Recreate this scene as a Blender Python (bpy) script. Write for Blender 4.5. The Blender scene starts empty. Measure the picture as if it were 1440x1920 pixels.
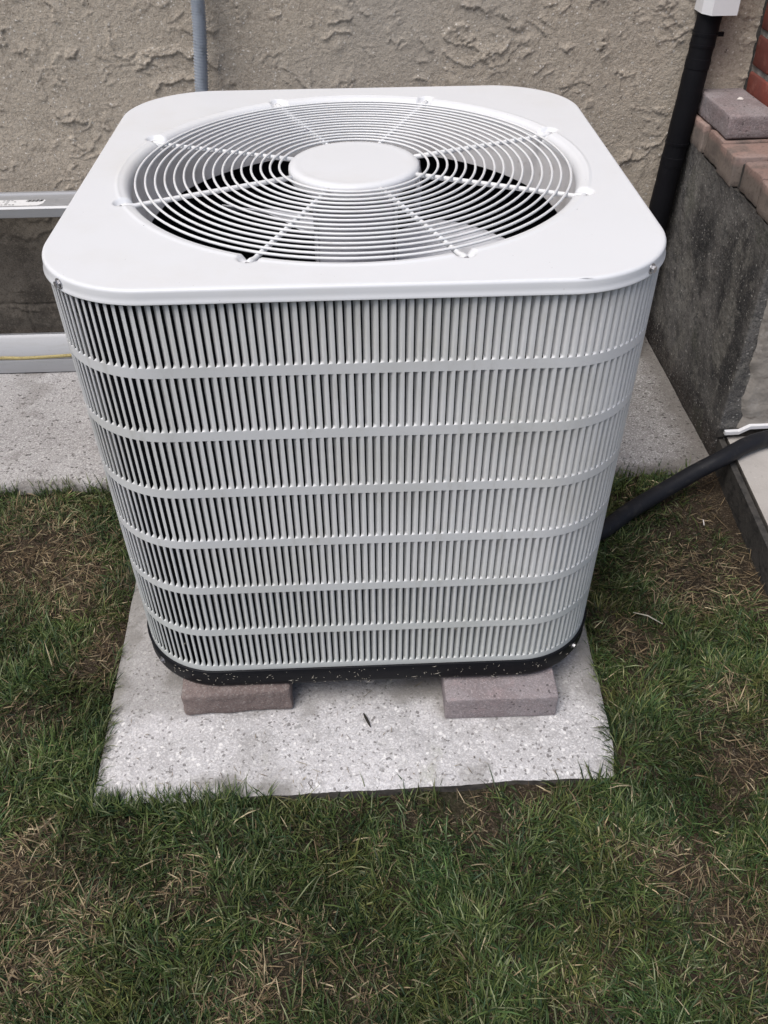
import bpy, math, random
import numpy as np
from mathutils import Vector, Matrix

random.seed(7)
rng = np.random.default_rng(11)
sc = bpy.context.scene
C = sc.collection

# ------------------------------------------------------------------ camera
CAM = np.array([-0.00125, -1.32525, 1.26419]); YAW, PITCH, ROLL = 0.0310106, 0.7202517, -0.0111371
cy_, sy_ = math.cos(YAW), math.sin(YAW); cp_, sp_ = math.cos(PITCH), math.sin(PITCH)
fwd = Vector((sy_ * cp_, cy_ * cp_, -sp_)); right = Vector((cy_, -sy_, 0)); up = right.cross(fwd)
cr_, sr_ = math.cos(ROLL), math.sin(ROLL)
r2 = right * cr_ + up * sr_; u2 = up * cr_ - right * sr_
cam_d = bpy.data.cameras.new('camera'); cam = bpy.data.objects.new('camera', cam_d); C.objects.link(cam)
cam_d.sensor_fit = 'VERTICAL'; cam_d.sensor_height = 24; cam_d.lens = 1595.53 / 1920 * 24
cam_d.clip_start = 0.02; cam_d.clip_end = 300
cam.matrix_world = Matrix(((r2.x, u2.x, -fwd.x, CAM[0]), (r2.y, u2.y, -fwd.y, CAM[1]), (r2.z, u2.z, -fwd.z, CAM[2]), (0, 0, 0, 1)))
sc.camera = cam

# ------------------------------------------------------------------ sky, sun, exposure
world = bpy.data.worlds.new('World'); sc.world = world; world.use_nodes = True
wn = world.node_tree; bg = wn.nodes['Background']
sky = wn.nodes.new('ShaderNodeTexSky'); sky.sky_type = 'NISHITA'; sky.sun_disc = False
SUN_EL, SUN_AZ = math.radians(62), math.radians(222)      # azimuth clockwise from +Y: sun behind and left of the camera
sky.sun_elevation = SUN_EL; sky.sun_rotation = SUN_AZ
sky.dust_density = 4.0; sky.air_density = 1.0
hs = wn.nodes.new('ShaderNodeHueSaturation'); hs.inputs['Saturation'].default_value = 1.0
wn.links.new(sky.outputs[0], hs.inputs['Color']); wn.links.new(hs.outputs[0], bg.inputs['Color'])
bg.inputs['Strength'].default_value = 0.11
sd = bpy.data.lights.new('sun', 'SUN'); sun = bpy.data.objects.new('sun', sd); C.objects.link(sun)
sd.energy = 1.9; sd.angle = math.radians(32); sd.color = (1.0, 0.995, 0.985)
tosun = Vector((math.sin(SUN_AZ) * math.cos(SUN_EL), math.cos(SUN_AZ) * math.cos(SUN_EL), math.sin(SUN_EL)))
sun.rotation_euler = tosun.to_track_quat('Z', 'Y').to_euler()
sc.view_settings.view_transform = 'Standard'; sc.view_settings.look = 'None'
sc.view_settings.exposure = 0.16; sc.view_settings.gamma = 1.0
sc.render.engine = 'CYCLES'
sc.cycles.max_bounces = 8

# ------------------------------------------------------------------ helpers
def tag(o, label=None, cat=None, group=None, kind=None):
    if label: o['label'] = label
    if cat: o['category'] = cat
    if group: o['group'] = group
    if kind: o['kind'] = kind
    return o

def thing(name, label, cat, loc=(0, 0, 0), group=None):
    o = bpy.data.objects.new(name, None); C.objects.link(o); o.location = loc; o.empty_display_size = 0.05
    return tag(o, label, cat, group)

def obj(name, verts, faces, m, parent=None, smooth=False, auto=None):
    me = bpy.data.meshes.new(name); me.from_pydata([tuple(v) for v in verts], [], [tuple(f) for f in faces])
    me.update()
    if smooth: me.shade_smooth()
    if auto: 
        me.shade_smooth(); me.set_sharp_from_angle(angle=math.radians(auto))
    if m: me.materials.append(m)
    o = bpy.data.objects.new(name, me); C.objects.link(o)
    if parent: put(o, parent)
    return o

def put(o, parent):
    o.parent = parent; o.matrix_parent_inverse = Matrix.Translation(-Vector(parent.location))
    return o

def grid_obj(name, V, m, parent=None, smooth=True, cyc_u=False, cyc_v=False, flip=False):
    """V: array (nu, nv, 3)"""
    nu, nv = V.shape[:2]
    iu = np.arange(nu if cyc_u else nu - 1); iv = np.arange(nv if cyc_v else nv - 1)
    I, J = np.meshgrid(iu, iv, indexing='ij'); I2 = (I + 1) % nu; J2 = (J + 1) % nv
    F = np.stack([I * nv + J, I2 * nv + J, I2 * nv + J2, I * nv + J2], -1).reshape(-1, 4)
    if flip: F = F[:, ::-1]
    return np_obj(name, V.reshape(-1, 3), F, m, parent, smooth)

def np_obj(name, V, F, m, parent=None, smooth=False):
    me = bpy.data.meshes.new(name)
    me.vertices.add(len(V)); me.vertices.foreach_set('co', np.ascontiguousarray(V, dtype=np.float32).ravel())
    k = F.shape[1]
    me.loops.add(F.size); me.loops.foreach_set('vertex_index', np.ascontiguousarray(F, dtype=np.int32).ravel())
    me.polygons.add(len(F)); me.polygons.foreach_set('loop_start', np.arange(0, F.size, k, dtype=np.int32))
    me.update(calc_edges=True)
    if smooth: me.shade_smooth()
    else: me.shade_flat()
    if m: me.materials.append(m)
    o = bpy.data.objects.new(name, me); C.objects.link(o)
    if parent: put(o, parent)
    return o

def set_attr(o, name, vals):
    a = o.data.attributes.new(name, 'FLOAT', 'POINT'); a.data.foreach_set('value', np.ascontiguousarray(vals, dtype=np.float32).ravel())

class Bag:
    """collects shapes that make up one mesh"""
    def __init__(s): s.v = []; s.f = []
    def add(s, v, f):
        n = len(s.v); s.v += [tuple(p) for p in v]; s.f += [tuple(i + n for i in q) for q in f]
    def box(s, a, b):
        x0, y0, z0 = a; x1, y1, z1 = b
        s.add([(x0,y0,z0),(x1,y0,z0),(x1,y1,z0),(x0,y1,z0),(x0,y0,z1),(x1,y0,z1),(x1,y1,z1),(x0,y1,z1)],
              [(0,3,2,1),(4,5,6,7),(0,1,5,4),(1,2,6,5),(2,3,7,6),(3,0,4,7)])
    def tube(s, pts, r, n=8, cap=True, closed=False):
        pts = [Vector(p) for p in pts]; N = len(pts); rings = []
        prev = None
        for i, p in enumerate(pts):
            if closed: t = (pts[(i + 1) % N] - pts[i - 1])
            else: t = pts[min(i + 1, N - 1)] - pts[max(i - 1, 0)]
            t.normalize()
            if prev is None: a = t.orthogonal().normalized()
            else:
                a = prev - t * prev.dot(t); a.normalize()
            prev = a; b = t.cross(a)
            rr = r[i] if hasattr(r, '__len__') else r
            rings.append([p + (a * math.cos(2 * math.pi * k / n) + b * math.sin(2 * math.pi * k / n)) * rr for k in range(n)])
        v = [q for R in rings for q in R]; f = []
        for i in range(N if closed else N - 1):
            j = (i + 1) % N
            for k in range(n):
                f.append((i * n + k, i * n + (k + 1) % n, j * n + (k + 1) % n, j * n + k))
        if cap and not closed:
            f.append(tuple(range(n))[::-1]); f.append(tuple((N - 1) * n + k for k in range(n)))
        s.add(v, f)
    def lathe(s, prof, c=(0, 0), n=48, capb=False, capt=False):
        v = [(c[0] + r * math.cos(2 * math.pi * k / n), c[1] + r * math.sin(2 * math.pi * k / n), z) for r, z in prof for k in range(n)]
        f = []
        for i in range(len(prof) - 1):
            for k in range(n): f.append((i * n + k, i * n + (k + 1) % n, (i + 1) * n + (k + 1) % n, (i + 1) * n + k))
        if capb: f.append(tuple(range(n))[::-1])
        if capt: f.append(tuple((len(prof) - 1) * n + k for k in range(n)))
        s.add(v, f)
    def build(s, name, m, parent=None, auto=None, smooth=False, bevel=None):
        o = obj(name, s.v, s.f, m, parent, smooth, auto)
        if bevel:
            b = o.modifiers.new('bevel', 'BEVEL'); b.width = bevel; b.segments = 2; b.limit_method = 'ANGLE'
        return o

# ------- numpy gradient noise
_perm = rng.permutation(512).astype(np.int64); _perm = np.concatenate([_perm, _perm, _perm])
_ang = rng.uniform(0, 2 * np.pi, 512)
def perlin(x, y, seed=0):
    x = np.asarray(x, float) + seed * 17.31; y = np.asarray(y, float) + seed * 9.17
    xi = np.floor(x).astype(np.int64); yi = np.floor(y).astype(np.int64); xf = x - xi; yf = y - yi
    def g(ix, iy, dx, dy):
        h = _perm[(_perm[ix & 511] + iy) & 511]; a = _ang[h & 511]
        return np.cos(a) * dx + np.sin(a) * dy
    u = xf ** 3 * (xf * (xf * 6 - 15) + 10); v = yf ** 3 * (yf * (yf * 6 - 15) + 10)
    n0 = g(xi, yi, xf, yf) * (1 - u) + g(xi + 1, yi, xf - 1, yf) * u
    n1 = g(xi, yi + 1, xf, yf - 1) * (1 - u) + g(xi + 1, yi + 1, xf - 1, yf - 1) * u
    return (n0 * (1 - v) + n1 * v) * 1.5
def fbm(x, y, o=4, seed=0, gain=.5):
    r = 0; a = 1; s = 0
    for i in range(o):
        r = r + a * perlin(x * 2 ** i, y * 2 ** i, seed + i * 3); s += a; a *= gain
    return r / s
def sstep(a, b, x):
    t = np.clip((x - a) / (b - a), 0, 1); return t * t * (3 - 2 * t)

# ------- materials
def mat(name, base, rough=0.6, layers=(), bump=(), metal=0.0, spec=0.18, vary=0.0, coat=0.0):
    """layers: (kind, scale(3 or 1), lo, hi, colour, amount); bump: (kind, scale, strength, distance)"""
    m = bpy.data.materials.new(name); m.use_nodes = True; nt = m.node_tree; N = nt.nodes; L = nt.links
    bs = N['Principled BSDF']; bs.inputs['Roughness'].default_value = rough; bs.inputs['Metallic'].default_value = metal
    bs.inputs['Specular IOR Level'].default_value = spec; bs.inputs['Coat Weight'].default_value = coat
    geo = N.new('ShaderNodeNewGeometry')
    def tex(kind, scale, off=0):
        mp = N.new('ShaderNodeMapping'); L.new(geo.outputs['Position'], mp.inputs['Vector'])
        sc_ = scale if hasattr(scale, '__len__') else (scale,) * 3
        mp.inputs['Scale'].default_value = sc_; mp.inputs['Location'].default_value = (off * 3.1, off * 1.7, off * 2.3)
        if kind == 'noise':
            t = N.new('ShaderNodeTexNoise'); t.inputs['Scale'].default_value = 1; t.inputs['Detail'].default_value = 6; t.inputs['Roughness'].default_value = .62
            L.new(mp.outputs[0], t.inputs['Vector']); return t.outputs['Fac']
        if kind == 'soft':
            t = N.new('ShaderNodeTexNoise'); t.inputs['Scale'].default_value = 1; t.inputs['Detail'].default_value = 2
            L.new(mp.outputs[0], t.inputs['Vector']); return t.outputs['Fac']
        if kind == 'cell':
            t = N.new('ShaderNodeTexVoronoi'); t.inputs['Scale'].default_value = 1
            L.new(mp.outputs[0], t.inputs['Vector']); sp = N.new('ShaderNodeSeparateColor'); L.new(t.outputs['Color'], sp.inputs[0]); return sp.outputs[0]
        if kind == 'dot':
            t = N.new('ShaderNodeTexVoronoi'); t.inputs['Scale'].default_value = 1
            L.new(mp.outputs[0], t.inputs['Vector']); return t.outputs['Distance']
        if kind.startswith('attr:'):
            at = N.new('ShaderNodeAttribute'); at.attribute_name = kind[5:]; return at.outputs['Fac']
        if kind == 'x':
            sp = N.new('ShaderNodeSeparateXYZ'); L.new(mp.outputs[0], sp.inputs[0]); return sp.outputs[0]
        if kind == 'z':
            sp = N.new('ShaderNodeSeparateXYZ'); L.new(mp.outputs[0], sp.inputs[0]); return sp.outputs[2]
    rgb = N.new('ShaderNodeRGB'); rgb.outputs[0].default_value = (*base, 1); col = rgb.outputs[0]
    for i, (kind, scale, lo, hi, c, amt) in enumerate(layers):
        mr = N.new('ShaderNodeMapRange'); mr.interpolation_type = 'SMOOTHSTEP'
        L.new(tex(kind, scale, i + 1 if kind not in 'xz' else 0), mr.inputs['Value'])
        mr.inputs['From Min'].default_value = lo; mr.inputs['From Max'].default_value = hi
        mr.inputs['To Max'].default_value = amt
        mx = N.new('ShaderNodeMix'); mx.data_type = 'RGBA'
        L.new(mr.outputs[0], mx.inputs['Factor']); L.new(col, mx.inputs['A']); mx.inputs['B'].default_value = (*c, 1)
        col = mx.outputs['Result']
    if vary:
        oi = N.new('ShaderNodeObjectInfo'); mr = N.new('ShaderNodeMapRange'); L.new(oi.outputs['Random'], mr.inputs['Value'])
        mr.inputs['To Min'].default_value = 1 - vary; mr.inputs['To Max'].default_value = 1 + vary
        h = N.new('ShaderNodeHueSaturation'); L.new(col, h.inputs['Color']); L.new(mr.outputs[0], h.inputs['Value']); col = h.outputs[0]
    L.new(col, bs.inputs['Base Color'])
    prev = None
    for i, (kind, scale, st, dist) in enumerate(bump):
        b = N.new('ShaderNodeBump'); b.inputs['Strength'].default_value = st; b.inputs['Distance'].default_value = dist
        L.new(tex(kind, scale, i + 7), b.inputs['Height'])
        if prev: L.new(prev, b.inputs['Normal'])
        prev = b.outputs[0]
    if prev: L.new(prev, bs.inputs['Normal'])
    return m

M = {}
M['lid'] = mat('painted_steel_white', (.755, .765, .785), .34, [('noise', 5, .45, .75, (.66, .64, .60), .35), ('noise', 60, .72, .78, (.6, .57, .53), .2), ('dot', 55, .05, .035, (.3, .28, .25), .35)], [('soft', 9, .25, .004), ('noise', 700, .05, .0006)], spec=.4)
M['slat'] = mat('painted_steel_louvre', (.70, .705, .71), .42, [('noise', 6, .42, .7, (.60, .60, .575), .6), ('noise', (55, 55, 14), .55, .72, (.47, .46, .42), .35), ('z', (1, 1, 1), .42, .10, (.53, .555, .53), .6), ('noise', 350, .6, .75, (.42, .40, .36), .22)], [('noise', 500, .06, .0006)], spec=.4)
M['wire'] = mat('wire_white', (.77, .775, .78), .35, [('noise', 30, .55, .75, (.58, .55, .5), .35)], spec=.4)
M['shroud'] = mat('shroud_inner', (.74, .725, .725), .5, [('noise', 9, .45, .7, (.42, .39, .37), .6), ('noise', 40, .58, .74, (.33, .27, .23), .4)])
M['dark'] = mat('coil_dark', (.012, .013, .018), .6, [('noise', (220, 220, 30), .5, .7, (.06, .06, .06), .4)])
M['motor'] = mat('motor_grey', (.30, .30, .33), .5, [('noise', 25, .45, .7, (.09, .09, .1), .6)])
M['blade'] = mat('fan_aluminium', (.70, .71, .75), .38, [('noise', 30, .5, .7, (.50, .50, .52), .6)], metal=.1)
M['pan'] = mat('base_pan_black', (.006, .0065, .009), .5, [('noise', 30, .55, .8, (.022, .022, .024), .5)], [('noise', 40, .2, .002)])
M['screw'] = mat('zinc_screw', (.45, .45, .47), .35, [('noise', 400, .5, .6, (.12, .11, .1), .6)], metal=.9)
M['black'] = mat('foam_insulation', (.006, .006, .008), .6, [('noise', 40, .6, .85, (.02, .02, .024), .6)], [('noise', 90, .3, .002)])
M['tie'] = mat('black_nylon', (.008, .008, .01), .35)
M['pipe'] = mat('black_poly_pipe', (.016, .0165, .020), .5, [('noise', 35, .5, .75, (.045, .042, .04), .6), ('noise', 260, .64, .72, (.15, .14, .13), .35)], [('noise', 120, .15, .001)])
M['conduit'] = mat('grey_conduit', (.40, .435, .49), .5, [('noise', 60, .5, .75, (.20, .21, .22), .6)])
M['pvc'] = mat('white_vinyl', (.80, .80, .82), .35, [('noise', 12, .5, .8, (.7, .7, .69), .5)])
M['alu'] = mat('ladder_aluminium', (.40, .405, .42), .5, [('noise', (14, 90, 90), .45, .75, (.36, .36, .36), .7), ('noise', 130, .62, .75, (.25, .24, .22), .4)], [('noise', (6, 300, 300), .08, .0006)], metal=.4)
M['rope'] = mat('yellow_rope', (.50, .42, .20), .8, [('noise', 150, .45, .7, (.3, .24, .11), .7)])
M['sticker'] = mat('white_sticker', (.78, .78, .78), .4, [('noise', 70, .58, .66, (.5, .5, .5), .5)])
M['ink'] = mat('black_ink', (.03, .03, .03), .5)
M['stucco'] = mat('tan_stucco', (.53, .46, .375), .95,
    [('noise', 3.0, .38, .66, (.425, .37, .305), .8), ('noise', 11, .5, .72, (.56, .49, .40), .6), ('noise', 110, .48, .66, (.27, .228, .185), .65), ('noise', 150, .60, .68, (.55, .49, .42), .6),
     ('cell', 420, .5, .95, (.33, .285, .225), .5), ('cell', 400, .65, .97, (.62, .56, .48), .5), ('cell', 300, .982, .987, (.78, .74, .68), .8), ('noise', 60, .68, .70, (.09, .075, .06), .85), ('soft', 2.1, .5, .75, (.41, .38, .34), .5)],
    [('noise', 40, .5, .004), ('noise', 140, 1, .0026), ('noise', 330, 1, .0016)])
M['found'] = mat('stained_foundation', (.19, .165, .135), .92,
    [('noise', 7, .4, .65, (.095, .082, .068), .85), ('noise', (5, 5, 1.5), .5, .7, (.055, .05, .044), .6), ('noise', 22, .53, .62, (.20, .175, .145), .7), ('cell', 380, .5, .95, (.06, .052, .045), .5), ('cell', 360, .75, .97, (.24, .21, .175), .5)],
    [('noise', 50, .6, .005), ('noise', 220, .5, .0016)])
M['side'] = mat('mildewed_concrete', (.165, .157, .148), .92,
    [('attr:pale', 1, .25, .75, (.25, .24, .22), .85), ('attr:soot', 1, .2, .75, (.040, .039, .040), .9), ('noise', (5.5, 5.5, 4.2), .53, .66, (.030, .030, .032), .8), ('noise', (11, 11, 6), .52, .62, (.21, .20, .18), .8), ('noise', 26, .52, .64, (.055, .055, .056), .65), ('noise', 34, .56, .66, (.23, .22, .20), .5),
     ('z', (1, 1, 1), .11, .0, (.060, .047, .040), .7), ('noise', 110, .5, .66, (.055, .055, .055), .6), ('cell', 300, .975, .98, (.40, .385, .36), .8), ('cell', 400, .5, .95, (.05, .05, .05), .45), ('cell', 380, .7, .98, (.23, .22, .205), .45), ('noise', 5, .55, .7, (.085, .095, .065), .4)],
    [('noise', 22, .8, .008), ('noise', 120, 1, .003), ('noise', 300, 1, .0015)])
M['plaster'] = mat('pale_parging', (.31, .285, .255), .92, [('noise', 8, .42, .62, (.20, .18, .16), .8), ('noise', 30, .55, .68, (.40, .37, .34), .6), ('noise', (10, 10, 40), .6, .7, (.10, .075, .06), .6)], [('noise', 24, .8, .008), ('noise', 150, .5, .002)])
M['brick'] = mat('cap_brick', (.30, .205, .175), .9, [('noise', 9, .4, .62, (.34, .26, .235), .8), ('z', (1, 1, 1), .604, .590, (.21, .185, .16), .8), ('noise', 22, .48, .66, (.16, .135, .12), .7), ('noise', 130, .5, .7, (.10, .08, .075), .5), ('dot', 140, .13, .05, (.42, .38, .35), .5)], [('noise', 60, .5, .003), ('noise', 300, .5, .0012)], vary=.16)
M['sidebrick'] = M['brick']
M['redbrick'] = mat('red_brick', (.22, .062, .046), .85, [('noise', 12, .42, .62, (.15, .055, .045), .8), ('noise', 45, .52, .66, (.27, .11, .085), .6), ('noise', 20, .6, .72, (.30, .25, .21), .5)], [('noise', 70, .5, .003), ('noise', 260, .4, .001)], vary=.18)
M['mortar'] = mat('grey_mortar', (.33, .31, .285), .95, [('noise', 18, .42, .64, (.14, .13, .12), .8), ('noise', 110, .5, .7, (.34, .32, .29), .5)], [('noise', 60, .9, .005), ('noise', 260, .5, .0016)])
M['darkmortar'] = mat('dark_joint', (.075, .07, .065), .95, [('noise', 40, .45, .66, (.035, .034, .033), .8)], [('noise', 80, .8, .004)])
M['paver'] = mat('mauve_paver', (.31, .275, .28), .88, [('noise', 10, .4, .62, (.235, .19, .19), .8), ('noise', 30, .52, .68, (.36, .285, .285), .6), ('cell', 520, .5, .95, (.20, .17, .17), .5), ('cell', 480, .7, .98, (.46, .41, .41), .5), ('cell', 260, .975, .98, (.08, .07, .07), .7)], [('noise', 90, .9, .003), ('noise', 300, 1, .0014)], vary=.06)
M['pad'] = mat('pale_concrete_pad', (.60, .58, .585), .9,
    [('noise', 4, .42, .60, (.49, .475, .475), .8), ('noise', 15, .50, .64, (.43, .415, .415), .7), ('cell', 460, .45, .95, (.36, .345, .34), .5), ('noise', 240, .50, .62, (.40, .385, .38), .6), ('cell', 400, .5, .95, (.80, .785, .775), .55), ('cell', 260, .955, .965, (.17, .16, .155), .8), ('cell', 210, .965, .975, (.86, .84, .82), .7), ('noise', 60, .60, .68, (.30, .29, .285), .7), ('noise', (7, 4, 4), .60, .72, (.36, .37, .27), .5), ('attr:grime_shade', 1, .1, 1.0, (.20, .188, .17), .8)],
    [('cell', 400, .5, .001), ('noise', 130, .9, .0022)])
M['slab'] = mat('grey_concrete_slab', (.42, .405, .40), .92,
    [('x', 1, .25, .85, (.235, .225, .215), .85), ('noise', 3.2, .42, .60, (.34, .325, .32), .8), ('noise', 12, .52, .66, (.26, .245, .24), .6), ('cell', 430, .5, .95, (.22, .205, .20), .7), ('cell', 380, .62, .95, (.60, .585, .575), .75), ('attr:grime_shade', 1, .1, 1.0, (.17, .155, .14), .8), ('noise', (60, 100, 90), .615, .64, (.075, .07, .068), .9), ('noise', 42, .655, .68, (.11, .10, .095), .8), ('cell', 190, .975, .98, (.10, .09, .085), .8)],  # x layer: damp and painted shade of unit and stoop, darker to the right
    [('noise', 60, .8, .004), ('cell', 380, .5, .001)])
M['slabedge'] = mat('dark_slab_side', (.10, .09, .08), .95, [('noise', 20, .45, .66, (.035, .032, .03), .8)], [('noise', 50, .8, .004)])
M['walk'] = mat('walkway_concrete', (.47, .44, .41), .9, [('noise', 5, .4, .64, (.37, .34, .315), .8), ('noise', 60, .58, .72, (.28, .26, .24), .5), ('noise', 180, .6, .7, (.60, .57, .54), .5)], [('noise', 90, .4, .002), ('noise', 300, .4, .001)])
M['soil'] = mat('soil_and_thatch', (.058, .043, .030), .95, [('noise', 5, .42, .64, (.035, .028, .019), .8), ('noise', 70, .5, .66, (.12, .092, .062), .7), ('noise', 240, .54, .64, (.22, .175, .125), .8), ('noise', 110, .62, .68, (.26, .22, .17), .7), ('noise', 3, .55, .7, (.040, .042, .022), .6)], [('noise', 40, 1, .02), ('noise', 120, 1, .008), ('noise', 300, 1, .004)])
M['grit'] = mat('litter', (.42, .39, .33), .8)
M['brownpaver'] = mat('brown_paver', (.235, .185, .17), .9, [('noise', 12, .42, .6, (.175, .135, .125), .8), ('noise', 34, .54, .66, (.29, .245, .23), .6), ('cell', 500, .5, .95, (.12, .10, .095), .5), ('cell', 460, .75, .98, (.36, .33, .31), .45)], [('noise', 60, .9, .004), ('noise', 260, 1, .0014)])
M['chip'] = mat('white_chip', (.75, .7, .66), .6)
M['twig'] = mat('dark_twig', (.03, .027, .022), .8)

def attr_mat(name, rough=.5, trans=.15):
    m = bpy.data.materials.new(name); m.use_nodes = True; nt = m.node_tree; bs = nt.nodes['Principled BSDF']
    a = nt.nodes.new('ShaderNodeAttribute'); a.attribute_name = 'tint'
    nt.links.new(a.outputs['Color'], bs.inputs['Base Color']); bs.inputs['Roughness'].default_value = rough
    bs.inputs['Specular IOR Level'].default_value = .22
    tr = nt.nodes.new('ShaderNodeBsdfTranslucent'); nt.links.new(a.outputs['Color'], tr.inputs['Color'])
    mx = nt.nodes.new('ShaderNodeMixShader'); mx.inputs[0].default_value = trans
    nt.links.new(bs.outputs[0], mx.inputs[1]); nt.links.new(tr.outputs[0], mx.inputs[2])
    nt.links.new(mx.outputs[0], nt.nodes['Material Output'].inputs['Surface'])
    return m
M['grass'] = attr_mat('grass_blade')
M['straw'] = attr_mat('dry_straw', .6, .05)

# ================================================================== SETTING
GZ = -0.030
# ---- ground
def axis(dense0, dense1, step, far0, far1):
    a = np.arange(dense0, dense1 + 1e-9, step)
    lo = [far0, (far0 + dense0) / 2, dense0 - .6, dense0 - .2]; hi = [dense1 + .2, dense1 + .6, (far1 + dense1) / 2, far1]
    return np.array(lo + list(a) + hi)
gx = axis(-1.25, 1.15, .012, -40, 40); gy = axis(-1.5, 0.40, .012, -40, 40)
X, Y = np.meshgrid(gx, gy, indexing='ij')
dist = np.maximum(np.abs(X) - 1.2, 0) + np.maximum(np.abs(Y + .5) - 1.0, 0)
def ground_h(X, Y):
    padd = np.hypot(np.maximum(np.abs(X + .02) - .44, 0), np.maximum(-Y - .57, 0)); near = np.exp(-(padd / .05) ** 2) * (Y < .2)
    return GZ + .006 * near + .010 * fbm(X * 3.2, Y * 3.2, 3, 5) + .006 * fbm(X * 14, Y * 14, 3, 9)
Z = np.where(dist > .2, GZ - .004, ground_h(X, Y))
g = grid_obj('ground', np.stack([X, Y, Z], -1), M['soil']); tag(g, kind='structure')

# ---- slab along the house
ax_ = np.concatenate([[-4.0], np.arange(-1.3, 0.8381, .012), [.8385]]); ay_ = np.concatenate([np.arange(.250, .901, .010)])
X, Y = np.meshgrid(ax_, ay_, indexing='ij')
edge = .250 + .004 * fbm(X * 9, X * 0 + 3, 3, 2) + .003 * fbm(X * 60, X * 0, 2, 4)
Y2 = edge + (Y - .25) * ((.905 - edge) / .65)
Z = .0025 * fbm(X * 8, Y * 8, 3, 12) + .0012 * perlin(X * 60, Y * 60, 3) - .006 * np.exp(-(Y2 - edge) / .010)
top = np.stack([X, Y2, Z], -1)
skirt = top[:, :1].copy(); skirt[:, :, 2] = -.10; skirt[:, :, 1] += .004
V = np.concatenate([skirt, top], 1)
s = grid_obj('slab', V, M['slab']); tag(s, kind='structure')
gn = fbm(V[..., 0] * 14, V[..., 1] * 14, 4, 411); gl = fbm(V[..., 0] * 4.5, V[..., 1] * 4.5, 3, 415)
set_attr(s, 'grime_shade', np.clip(sstep(.285, .245, V[..., 1] + .03 * gn) * .8 + sstep(.72, .80, V[..., 1] + .05 * gn) * .6 + sstep(0, .4, gl + .35 * gn) * .5 + sstep(.12, .0, .842 - V[..., 0] + .05 * gn) * .9 * (V[..., 0] > .5), 0, 1))

# ---- walkway slab at right, a step higher, with a bonded joint strip along its left side
wb = Bag()
P = [(.868, .300), (.842, -.10), (.80, -.75), (2.6, -.75), (2.6, .300)]
v = [(x, y, .055) for x, y in P] + [(x + (.004 if i < 3 else 0), y, -.14) for i, (x, y) in enumerate(P)]
wb.add(v, [(4, 3, 2, 1, 0), (0, 1, 6, 5), (1, 2, 7, 6), (2, 3, 8, 7)])
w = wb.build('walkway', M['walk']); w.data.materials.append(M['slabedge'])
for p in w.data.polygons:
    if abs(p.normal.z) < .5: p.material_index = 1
tag(w, kind='structure')
b = w.modifiers.new('bevel', 'BEVEL'); b.width = .005; b.segments = 2
jb = Bag(); v = []
for z in (.045, -.10):
    v += [(.8395, .297, z), (.8655, .297, z), (.8395, -.10, z), (.8125, -.10, z), (.7975, -.75, z), (.770, -.75, z)]
jb.add([(.852,.299,.046),(.866,.299,.046),(.840,-.10,.046),(.826,-.10,.046),(.798,-.75,.046),(.784,-.75,.046),
        (.852,.299,-.12),(.866,.299,-.12),(.840,-.10,-.12),(.826,-.10,-.12),(.798,-.75,-.12),(.784,-.75,-.12)],
       [(0,3,2,1),(3,5,4,2),(0,6,9,3),(3,9,11,5),(0,1,7,6),(5,11,10,4)])
j = jb.build('joint_strip', M['darkmortar'], w)

# ================================================================== HOUSE WALL
WY = .900
house = thing('house_wall', 'tan trowelled stucco house wall behind the air conditioner', 'wall', (0, WY, 0))
def stucco_h(X, Z):
    wx = X + .035 * fbm(X * 9, Z * 9, 4, 21); wz = Z + .03 * fbm(X * 9, Z * 9, 4, 31)
    rag = fbm(X * 40, Z * 40, 4, 41, .65)
    saw = lambda f: np.where(f < .965, (f / .965) ** 4.5, (1 - f) / .035)
    h = 0
    for k, (kz, kx, kn, fz, sd, amp, ms) in enumerate(((7, 2, 2.0, 4.6, 51, .0046, 6.0), (13, -7, 2.4, 7, 71, .0036, 9), (22, 9, 2.6, 10, 271, .0024, 13))):
        ph = -wz * kz + wx * kx + kn * fbm(wx * fz * .7, wz * fz, 2, sd) + (.20 + .10 * k) * rag
        m_ = sstep(.10, .24, fbm(X * ms + 3 * k, Z * ms, 3, sd + 9))
        h = h + amp * m_ * saw(ph - np.floor(ph))
    h += .0010 * fbm(X * 8, Z * 8, 2, 81) + .00045 * fbm(X * 55, Z * 55, 3, 91) + .0004 * fbm(X * 150, Z * 150, 2, 93)
    return h
zx = np.concatenate([[-6, -3, -2, -1.5], np.arange(-1.20, 1.0001, .0028), [1.2, 1.6, 3, 6]])
zz = np.concatenate([np.arange(.36, 1.0001, .0028), [1.1, 1.4, 2.0, 2.7, 4.0, 5.5]])
X, Z = np.meshgrid(zx, zz, indexing='ij')
# stucco ends at a ragged line that steps up towards the stoop
zb = .405 - .085 * sstep(.32, .40, X) + .21 * sstep(.79, .812, X) + .010 * fbm(X * 18, X * 0 + 1, 3, 95)
Zn = np.where(Z < .62, zb + (Z - .36) * (.62 - zb) / .26, Z)
H_ = stucco_h(X, Zn)
V = np.stack([X, WY - .006 - H_, Zn], -1)
bot = V[:, :1].copy(); bot[:, :, 1] = WY + .03
st = grid_obj('stucco', np.concatenate([bot, V], 1), M['stucco'], house)
fx = np.concatenate([[-6, -3, -2, -1.5], np.arange(-1.20, 1.0001, .004), [1.2, 3, 6]]); fz = np.concatenate([np.arange(-.10, .60, .004)])
X, Z = np.meshgrid(fx, fz, indexing='ij')
phf = -Z * 11 + 2.2 * fbm(X * 4, Z * 7, 3, 511) + .3 * fbm(X * 40, Z * 40, 3, 513); ff_ = phf - np.floor(phf)
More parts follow.
